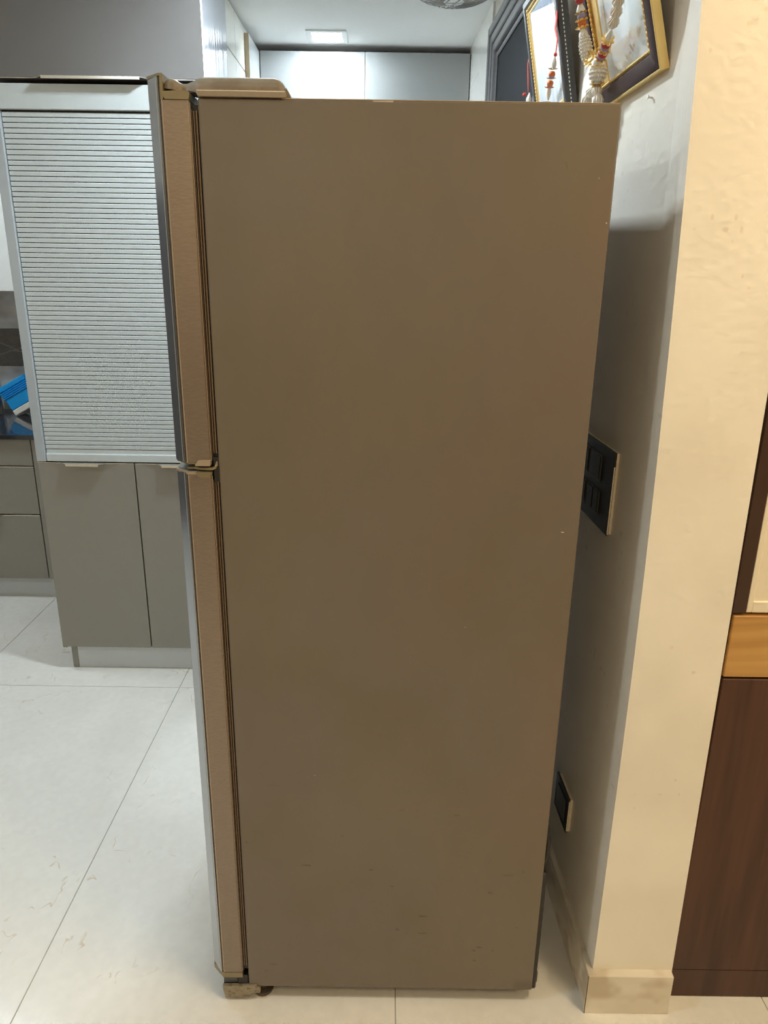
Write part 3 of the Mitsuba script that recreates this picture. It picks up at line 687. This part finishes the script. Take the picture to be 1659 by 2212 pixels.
add('paint_edge', wall_plate(0.2252, 0.2262, 0.256, 0.340, 0.0030, 0.0068), 'm_switch_rim', sk)
add('socket_face', wall_plate(0.244, 0.310, 0.270, 0.328, 0.0020, 0.0114), 'm_switch_edge', pl)

# ------------------------------------------------------------------ framed pictures leaning out from the wall
class Plane:
    """local (s along the wall, t up the picture, w out into the room) to world."""
    def __init__(self, o, tilt):
        self.o = np.array(o, float)
        self.s = np.array([-0.034, 1, 0]); self.s /= np.linalg.norm(self.s)
        self.t = np.array([-math.sin(tilt), -0.034 * math.sin(tilt), math.cos(tilt)]); self.t /= np.linalg.norm(self.t)
        self.w = np.cross(self.s, self.t)
        if self.w[0] > 0: self.w = -self.w
    def at(self, s, t, w=0):
        return self.o + self.s * s + self.t * t + self.w * w
    def put(self, m):
        m = m.copy(); v = m.vertices
        m.vertices = self.o + v[:, :1] * self.s + v[:, 1:2] * self.t + v[:, 2:] * self.w
        m.fix_normals()
        return m
def moulding(W, H, prof):
    """mitred moulding: prof = closed loop of (inset, height) points."""
    n, v, f = len(prof), [], []
    for (cx, cy, sx, sy) in ((0, 0, 1, 1), (W, 0, -1, 1), (W, H, -1, -1), (0, H, 1, -1)):
        v += [(cx + sx * d_, cy + sy * d_, w) for d_, w in prof]
    for c in range(4):
        for i in range(n):
            j = (i + 1) % n; e = (c + 1) % 4
            f += [[c * n + i, c * n + j, e * n + j], [c * n + i, e * n + j, e * n + i]]
    m = trimesh.Trimesh(v, f, process=False); m.fix_normals()
    return m
def sheet(pl, s0, s1, t0, t1, w):
    return trimesh.Trimesh([pl.at(s0, t0, w), pl.at(s1, t0, w), pl.at(s1, t1, w), pl.at(s0, t1, w)], [[0, 1, 2], [0, 2, 3]], process=False)
UVQ = np.array([[1, 0], [0, 0], [0, 1], [1, 1.0]])
UVN = np.array([[0, 0], [1, 0], [1, 1], [0, 1.0]])
def carving(pl, W, H, d0, w0, step, r):
    ms = []
    for (ax, L) in (('s', W), ('t', H)):
        for side in (0, 1):
            n = int((L - 2 * d0) / step)
            for i in range(n + 1):
                q = d0 + (L - 2 * d0) * i / n
                c = (q, d0 if side == 0 else H - d0, w0) if ax == 's' else ((d0 if side == 0 else W - d0), q, w0)
                m = trimesh.creation.icosphere(1, r)
                m.apply_scale([1.35 if ax == 's' else 0.7, 0.7 if ax == 's' else 1.35, 0.75])
                m.apply_translation(c)
                ms.append(m)
    return pl.put(cat(*ms))

PA = Plane((0.4362, 0.165, 1.8144), math.atan(0.294))
FW, FH = 0.325, 0.44
pa = thing('framed_picture', 'larger framed picture, brown and gold frame, leaning from the wall with a pearl garland', 'picture')
add('gold_edge', PA.put(moulding(FW, FH, [(0, -0.0142), (0.004, -0.0142), (0.004, 0.0), (0.003, 0.001), (0.001, 0.001), (0, 0.000)])), 'm_gold', pa)
add('wood_moulding', PA.put(moulding(FW, FH, [(0.004, -0.012), (0.034, -0.012), (0.034, -0.003), (0.030, 0.001), (0.022, 0.0030), (0.012, 0.0025), (0.006, 0.0008), (0.004, -0.001)])), 'm_frame_brown', pa, smooth=30)
add('inner_lip', PA.put(moulding(FW, FH, [(0.034, -0.012), (0.041, -0.012), (0.041, -0.006), (0.038, -0.0025), (0.034, -0.002)])), 'm_gold_dull', pa)
k = add('carved_trim', carving(PA, FW, FH, 0.0372, -0.0018, 0.0085, 0.0036), 'm_gold', pa, smooth=True)
labels[k] = {'label': 'carved gold inner trim', 'kind': 'stuff'}
add('print', sheet(PA, 0.040, 0.285, 0.030, FH - 0.04, -0.0095), 'm_picture_a', pa, uv=UVN, label='pale pastel print')
add('mount', PA.put(box(0.232, 0.256, 0.036, FH - 0.04, -0.0092, -0.0082)), 'm_mount', pa)
add('slip', PA.put(box(0.2562, 0.2838, 0.036, FH - 0.04, -0.0094, -0.0055, 0.001)), 'm_gold', pa)
add('glass', sheet(PA, 0.041, 0.2560, 0.041, FH - 0.04, -0.0070), 'm_glass', pa)
add('backing', PA.put(box(0.004, FW - 0.004, 0.004, FH - 0.004, -0.0142, -0.0122)), 'm_backing', pa)
nl = thing('nail', 'small white nail in the wall just under the gold edge of the large picture', 'nail')
add('shank', tube([(0.452, 0.228, 1.788), (0.440, 0.228, 1.789)], 0.0016, 8), 'm_white_plastic', nl)
add('head', tube([(0.440, 0.228, 1.789), (0.4385, 0.228, 1.7892)], 0.0032, 10), 'm_white_plastic', nl)

PB = Plane((0.4290, 0.700, 1.760), math.atan(0.206))
PB.o = PB.at(0, 0.10)
FW2, FH2 = 0.303, 0.305
pb = thing('framed_picture', 'smaller framed picture with dark stitched frame, further along the wall with red ribbons', 'picture')
add('leather_moulding', PB.put(moulding(FW2, FH2, [(0, -0.0225), (0.020, -0.0225), (0.020, 0.001), (0.016, 0.003), (0.004, 0.003), (0, 0.001)])), 'm_frame_dark', pb)
add('inner_lip', PB.put(moulding(FW2, FH2, [(0.020, -0.010), (0.029, -0.010), (0.029, -0.0035), (0.026, -0.0015), (0.020, -0.0005)])), 'm_gold_dull', pb)
add('gold_bead', PB.put(moulding(FW2, FH2, [(0.029, -0.010), (0.034, -0.010), (0.034, -0.0045), (0.031, -0.0035), (0.029, -0.0035)])), 'm_gold', pb)
k = add('carved_trim', carving(PB, FW2, FH2, 0.0245, -0.0014, 0.008, 0.0036), 'm_gold', pb, smooth=True)
labels[k] = {'label': 'carved gold inner trim', 'kind': 'stuff'}
st = []
for i in range(36):
    t0 = 0.006 + i * 0.0083
    st += [box(-0.0007, 0.0, t0, t0 + 0.0046, -0.0100, -0.0078), box(FW2, FW2 + 0.0007, t0, t0 + 0.0046, -0.0100, -0.0078)]
k = add('stitching', PB.put(cat(*st)), 'm_white_edge', pb)
labels[k] = {'label': 'pale stitches along the frame', 'kind': 'stuff'}
add('print', sheet(PB, 0.032, FW2 - 0.032, 0.032, FH2 - 0.032, -0.0060), 'm_picture_b', pb, uv=UVN, label='pale washed-out print')
add('glass', sheet(PB, 0.034, FW2 - 0.034, 0.034, FH2 - 0.034, -0.0048), 'm_glass', pb)
add('backing', PB.put(box(0.0205, FW2 - 0.0205, 0.0205, FH2 - 0.0205, -0.0120, -0.0102)), 'm_backing', pb)

# ------------------------------------------------------------------ garlands
def ridged(r, l, n=14, k=5, pinch=0.35):
    """fluted bicone bead along z, length l."""
    ts = np.linspace(0, 1, 2 * k + 1); seg = n * 2; v, f = [], []
    for t in ts:
        rr = r * (pinch + (1 - pinch) * (1 - abs(2 * t - 1) ** 1.4))
        for j in range(seg):
            q = rr * (1.0 if j % 2 == 0 else 0.84); a = 2 * math.pi * j / seg
            v.append((q * math.cos(a), q * math.sin(a), l * (t - 0.5)))
    for i in range(len(ts) - 1):
        for j in range(seg):
            q = [i * seg + j, i * seg + (j + 1) % seg, (i + 1) * seg + (j + 1) % seg, (i + 1) * seg + j]
            f += [[q[0], q[1], q[2]], [q[0], q[2], q[3]]]
    e = (len(ts) - 1) * seg
    for j in range(1, seg - 1):
        f += [[0, j + 1, j], [e, e + j, e + j + 1]]
    m = trimesh.Trimesh(v, f, process=False); m.fix_normals()
    return m
def pearled(r, l, pr):
    """ellipsoid closely set with small pearls."""
    core = trimesh.creation.icosphere(2, 1.0); core.apply_scale([r * 0.93, r * 0.93, l / 2 * 0.95])
    ms, rows = [core], max(4, int(l / (pr * 1.75)))
    for i in range(rows):
        ph = math.pi * (i + 0.5) / rows
        z, q = math.cos(ph) * l / 2, math.sin(ph) * r
        n = max(3, int(2 * math.pi * q / (pr * 1.95)))
        for j in range(n):
            a = 2 * math.pi * (j + 0.5 * (i % 2)) / n
            s = trimesh.creation.icosphere(1, pr); s.apply_translation((q * math.cos(a), q * math.sin(a), z)); ms.append(s)
    return cat(*ms)
def petals(r, n=7, cup=0.3):
    ms = []
    for j in range(n):
        m = trimesh.creation.icosphere(1, 1.0); m.apply_scale([r * 0.42, r * 0.30, r * 0.10])
        m.apply_transform(trimesh.transformations.rotation_matrix(-cup, [0, 1, 0])); m.apply_translation((r * 0.66, 0, 0))
        m.apply_transform(trimesh.transformations.rotation_matrix(2 * math.pi * j / n, [0, 0, 1])); ms.append(m)
    ms.append(lathe([(r * 0.5, -r * 0.14), (r * 0.55, 0), (r * 0.4, r * 0.16)], 14))
    return cat(*ms)
def drop(r, l):
    return lathe([(r * 0.55, -l * 0.5), (r * 0.9, -l * 0.42), (r, -l * 0.25), (r * 0.86, 0), (r * 0.55, l * 0.25), (r * 0.22, l * 0.5)], 18)
def flute(r, l):
    m = ridged(r, l, 8, 5, 0.3); v = m.vertices.copy(); t = v[:, 2] / l + 0.5
    v[:, :2] *= (1.25 - 0.85 * t)[:, None]; m.vertices = v
    return m
def ballbead(r):
    m = trimesh.creation.icosphere(2, r); m.apply_scale([1, 1, 0.82]); return m

ga = thing('pearl_garland', 'pearl and gold bead garland hanging in a V over the large brown and gold picture', 'garland')
def hang(kind, p, d_, par, m, **kw):
    add(kind, orient(m, p, d_), 'm_' + par, ga, smooth=40, **kw)
LD = np.array([0.26, 0.02, -1.0]); LD = -LD     # left strand, pointing up
left = [('red_bead', ballbead(0.0085), 'red', (0.3545, 0.432, 1.9925)), ('drop_bead', drop(0.0085, 0.020), 'pearl', (0.3585, 0.436, 1.9800)), ('gold_flower', petals(0.0115), 'gold_dull', (0.3605, 0.437, 1.9725)),
        ('lavender_bead', ballbead(0.0080), 'lavender', (0.3622, 0.438, 1.9675)), ('gold_flower', petals(0.0125), 'gold', (0.3640, 0.441, 1.9615)), ('orange_bead', ballbead(0.0080), 'orange', (0.3655, 0.444, 1.9575)),
        ('gold_flower', petals(0.0130), 'gold', (0.3672, 0.446, 1.9510)), ('drop_bead', drop(0.0090, 0.019), 'pearl', (0.3695, 0.446, 1.9430)), ('pearl_bead', pearled(0.0115, 0.052, 0.0022), 'pearl', (0.3762, 0.441, 1.9155))]
for nme, m, mm, p in left:
    hang(nme, p, LD, mm, m)
RD = np.array([-0.10, -0.95, 0.45]) * 1.0
RDv = np.array([0.3795 - 0.3889, 0.2495 - 0.3954, 1.9334 - 1.8846])
right = [('shell_bead', ridged(0.0105, 0.026, 12), 'shell', (1336, 0), (0.3780, 0.2460, 1.9345)), ('shell_bead', ridged(0.0105, 0.028, 12), 'shell', 0, (0.3815, 0.2640, 1.9245)), ('shell_bead', ridged(0.0105, 0.028, 12), 'shell', 0, (0.3836, 0.2840, 1.9150)),
         ('drop_bead', flute(0.0085, 0.030), 'pearl', 0, (0.3862, 0.3120, 1.9035)), ('gold_flower', petals(0.0125), 'gold', 0, (0.3868, 0.3240, 1.8990)), ('red_bead', ballbead(0.0092), 'red', 0, (0.3875, 0.3350, 1.8955)),
         ('lavender_bead', ballbead(0.0086), 'lavender', 0, (0.3880, 0.3420, 1.8930)), ('gold_flower', petals(0.0125), 'gold', 0, (0.3885, 0.3490, 1.8905)), ('red_bead', ballbead(0.0092), 'red', 0, (0.3890, 0.3590, 1.8870)),
         ('lavender_bead', ballbead(0.0086), 'lavender', 0, (0.3892, 0.3650, 1.8850)), ('gold_flower', petals(0.0115), 'gold', 0, (0.3895, 0.3710, 1.8832)), ('drop_bead', drop(0.0092, 0.020), 'pearl', 0, (0.3895, 0.3880, 1.8830))]
for nme, m, mm, _, p in right:
    hang(nme, p, RDv, mm, m)
hang('gold_flower', (0.3835, 0.4250, 1.8950), (-0.9, -0.5, 0.2), 'gold', petals(0.0155, 8, 0.5))
hang('orange_bead', (0.3800, 0.4330, 1.8965), (-0.9, -0.5, 0.2), 'orange', petals(0.0095, 5, 0.4))
hang('drop_bead', (0.3900, 0.4050, 1.8830), (0.05, 0.15, 1), 'pearl', drop(0.0090, 0.024))
hang('gold_flower', (0.3925, 0.3985, 1.8720), (0, 0, 1), 'gold', petals(0.0140, 9, 0.4))
hang('pearl_bead', (0.3945, 0.4020, 1.8640), (0, 0, 1), 'pearl', pearled(0.0155, 0.031, 0.0024), label='round ball of small pearls')
hang('gold_flower', (0.3975, 0.4130, 1.8500), (0, 0, 1), 'gold', petals(0.0135, 9, -0.3))
hang('gold_flower', (0.3982, 0.4180, 1.8455), (0, 0, 1), 'gold_dull', petals(0.0090, 7, 0.2))
for pts in (((0.3965, 0.4510, 1.8430), (0.3955, 0.4760, 1.8335), (0.3965, 0.4860, 1.8120), (0.3990, 0.4800, 1.7880), (0.4010, 0.4700, 1.7650), (0.4020, 0.4600, 1.7420)),
            ((0.4000, 0.4200, 1.8385), (0.4030, 0.4150, 1.8210), (0.4045, 0.4200, 1.7980), (0.4050, 0.4270, 1.7750), (0.4045, 0.4350, 1.7520), (0.4040, 0.4420, 1.7290))):
    for i, p in enumerate(pts):
        dd = np.array(pts[max(i - 1, 0)]) - np.array(pts[min(i + 1, len(pts) - 1)])
        hang('shell_bead', p, dd, 'pearl', ridged(0.0105, 0.026, 12))
add('thread', tube([(0.3545, 0.432, 1.9925), (0.37, 0.446, 1.943), (0.3835, 0.425, 1.895), (0.390, 0.400, 1.884), (0.3945, 0.402, 1.864), (0.398, 0.416, 1.847)], 0.0012, 6), 'm_gold_dull', ga)
add('thread', tube([(0.378, 0.246, 1.9345), (0.3862, 0.312, 1.9035), (0.3895, 0.388, 1.883)], 0.0012, 6), 'm_gold_dull', ga)
add('thread', tube([(0.3545, 0.432, 1.9925), PA.at(0.225, 0.36, 0.012), PA.at(0.21, FH - 0.012, 0.0042)], 0.0012, 6), 'm_gold_dull', ga)
add('thread', tube([(0.378, 0.246, 1.9345), PA.at(0.135, 0.36, 0.012), PA.at(0.15, FH - 0.012, 0.0042)], 0.0012, 6), 'm_gold_dull', ga)

gb = thing('ribbon_garland', 'red ribbon with striped beads hanging over the near side of the smaller picture', 'garland')
def ribbon(pts, w, par):
    p = np.array(pts, float); v, f = [], []
    for i, q in enumerate(p):
        wi = w[i]
        for s in (-1, 1):
            for e in (0.0006, -0.0006):
                v.append(q + np.array([e, s * wi, s * wi * 0.12]))
    for i in range(len(p) - 1):
        a, b = 4 * i, 4 * (i + 1)
        for x, y in ((0, 2), (2, 3), (3, 1), (1, 0)):
            f += [[a + x, a + y, b + y], [a + x, b + y, b + x]]
    m = trimesh.Trimesh(v, f, process=False); m.fix_normals()
    return m
def hang2(g, kind, p, mm, m, d_=(0.02, -0.12, 1)):
    add(kind, orient(m, p, d_), 'm_' + mm, g, smooth=40)
def W2(x, y, z):      # a little off the glass
    c = np.array(CAM)
    return c + (np.array([x, y, z]) - c) * 0.968
add('ribbon', ribbon([PB.at(-0.0012, 0.200, 0.0040), PB.at(0.001, 0.186, 0.0052), PB.at(0.012, 0.170, 0.0072), W2(0.3790, 0.735, 2.009), W2(0.3827, 0.765, 1.9862)], [0.006, 0.008, 0.008, 0.006, 0.003], gb), 'm_ribbon', gb, label='red ribbon')
add('knot', orient(trimesh.creation.icosphere(1, 0.004), W2(0.3827, 0.765, 1.9862), (0, 0, 1)), 'm_ribbon', gb)
hang2(gb, 'drop_bead', W2(0.3848, 0.784, 1.9745), 'pearl', flute(0.0070, 0.027))
hang2(gb, 'gold_flower', W2(0.3860, 0.800, 1.9655), 'gold_dull', petals(0.0105, 6, 0.2))
hang2(gb, 'orange_bead', W2(0.3873, 0.8130, 1.9575), 'orange', ballbead(0.0078))
hang2(gb, 'lavender_bead', W2(0.3878, 0.8180, 1.9540), 'lavender', ballbead(0.0072))
hang2(gb, 'gold_flower', W2(0.3882, 0.8240, 1.9510), 'gold_dull', petals(0.0105, 6, 0.2))
hang2(gb, 'orange_bead', W2(0.3893, 0.8370, 1.9435), 'orange', ballbead(0.0078))
hang2(gb, 'lavender_bead', W2(0.3897, 0.8410, 1.9410), 'lavender', ballbead(0.0070))
hang2(gb, 'gold_flower', W2(0.3905, 0.8490, 1.9370), 'orange', petals(0.0110, 6, 0.2))
hang2(gb, 'drop_bead', W2(0.3920, 0.8650, 1.9250), 'pearl', drop(0.0075, 0.026), (0.02, -0.12, -1))
hang2(gb, 'gold_flower', W2(0.3935, 0.8800, 1.9110), 'gold_dull', petals(0.0100, 6, 0.2))
gc = thing('ribbon_garland', 'red ribbon end with a pearl drop at the far lower edge of the smaller picture', 'garland')
add('ribbon', ribbon([PB.at(FW2 + 0.003, FH2 - 0.06, -0.010), PB.at(FW2 + 0.004, 0.20, -0.006), (0.364, 1.030, 2.03), (0.3692, 1.0446, 2.0052), (0.3757, 1.0657, 1.9713)], [0.006, 0.006, 0.006, 0.007, 0.003], gc), 'm_ribbon', gc, label='red ribbon')
add('bow', orient(lathe([(0.0015, -0.012), (0.0045, -0.006), (0.0052, 0.004), (0.002, 0.011)], 12), (0.3680, 1.0780, 1.9690), (0.3, 0.8, 0.2)), 'm_ribbon', gc, smooth=40)
hang2(gc, 'drop_bead', (0.3775, 1.0600, 1.9560), 'pearl', flute(0.0085, 0.028))
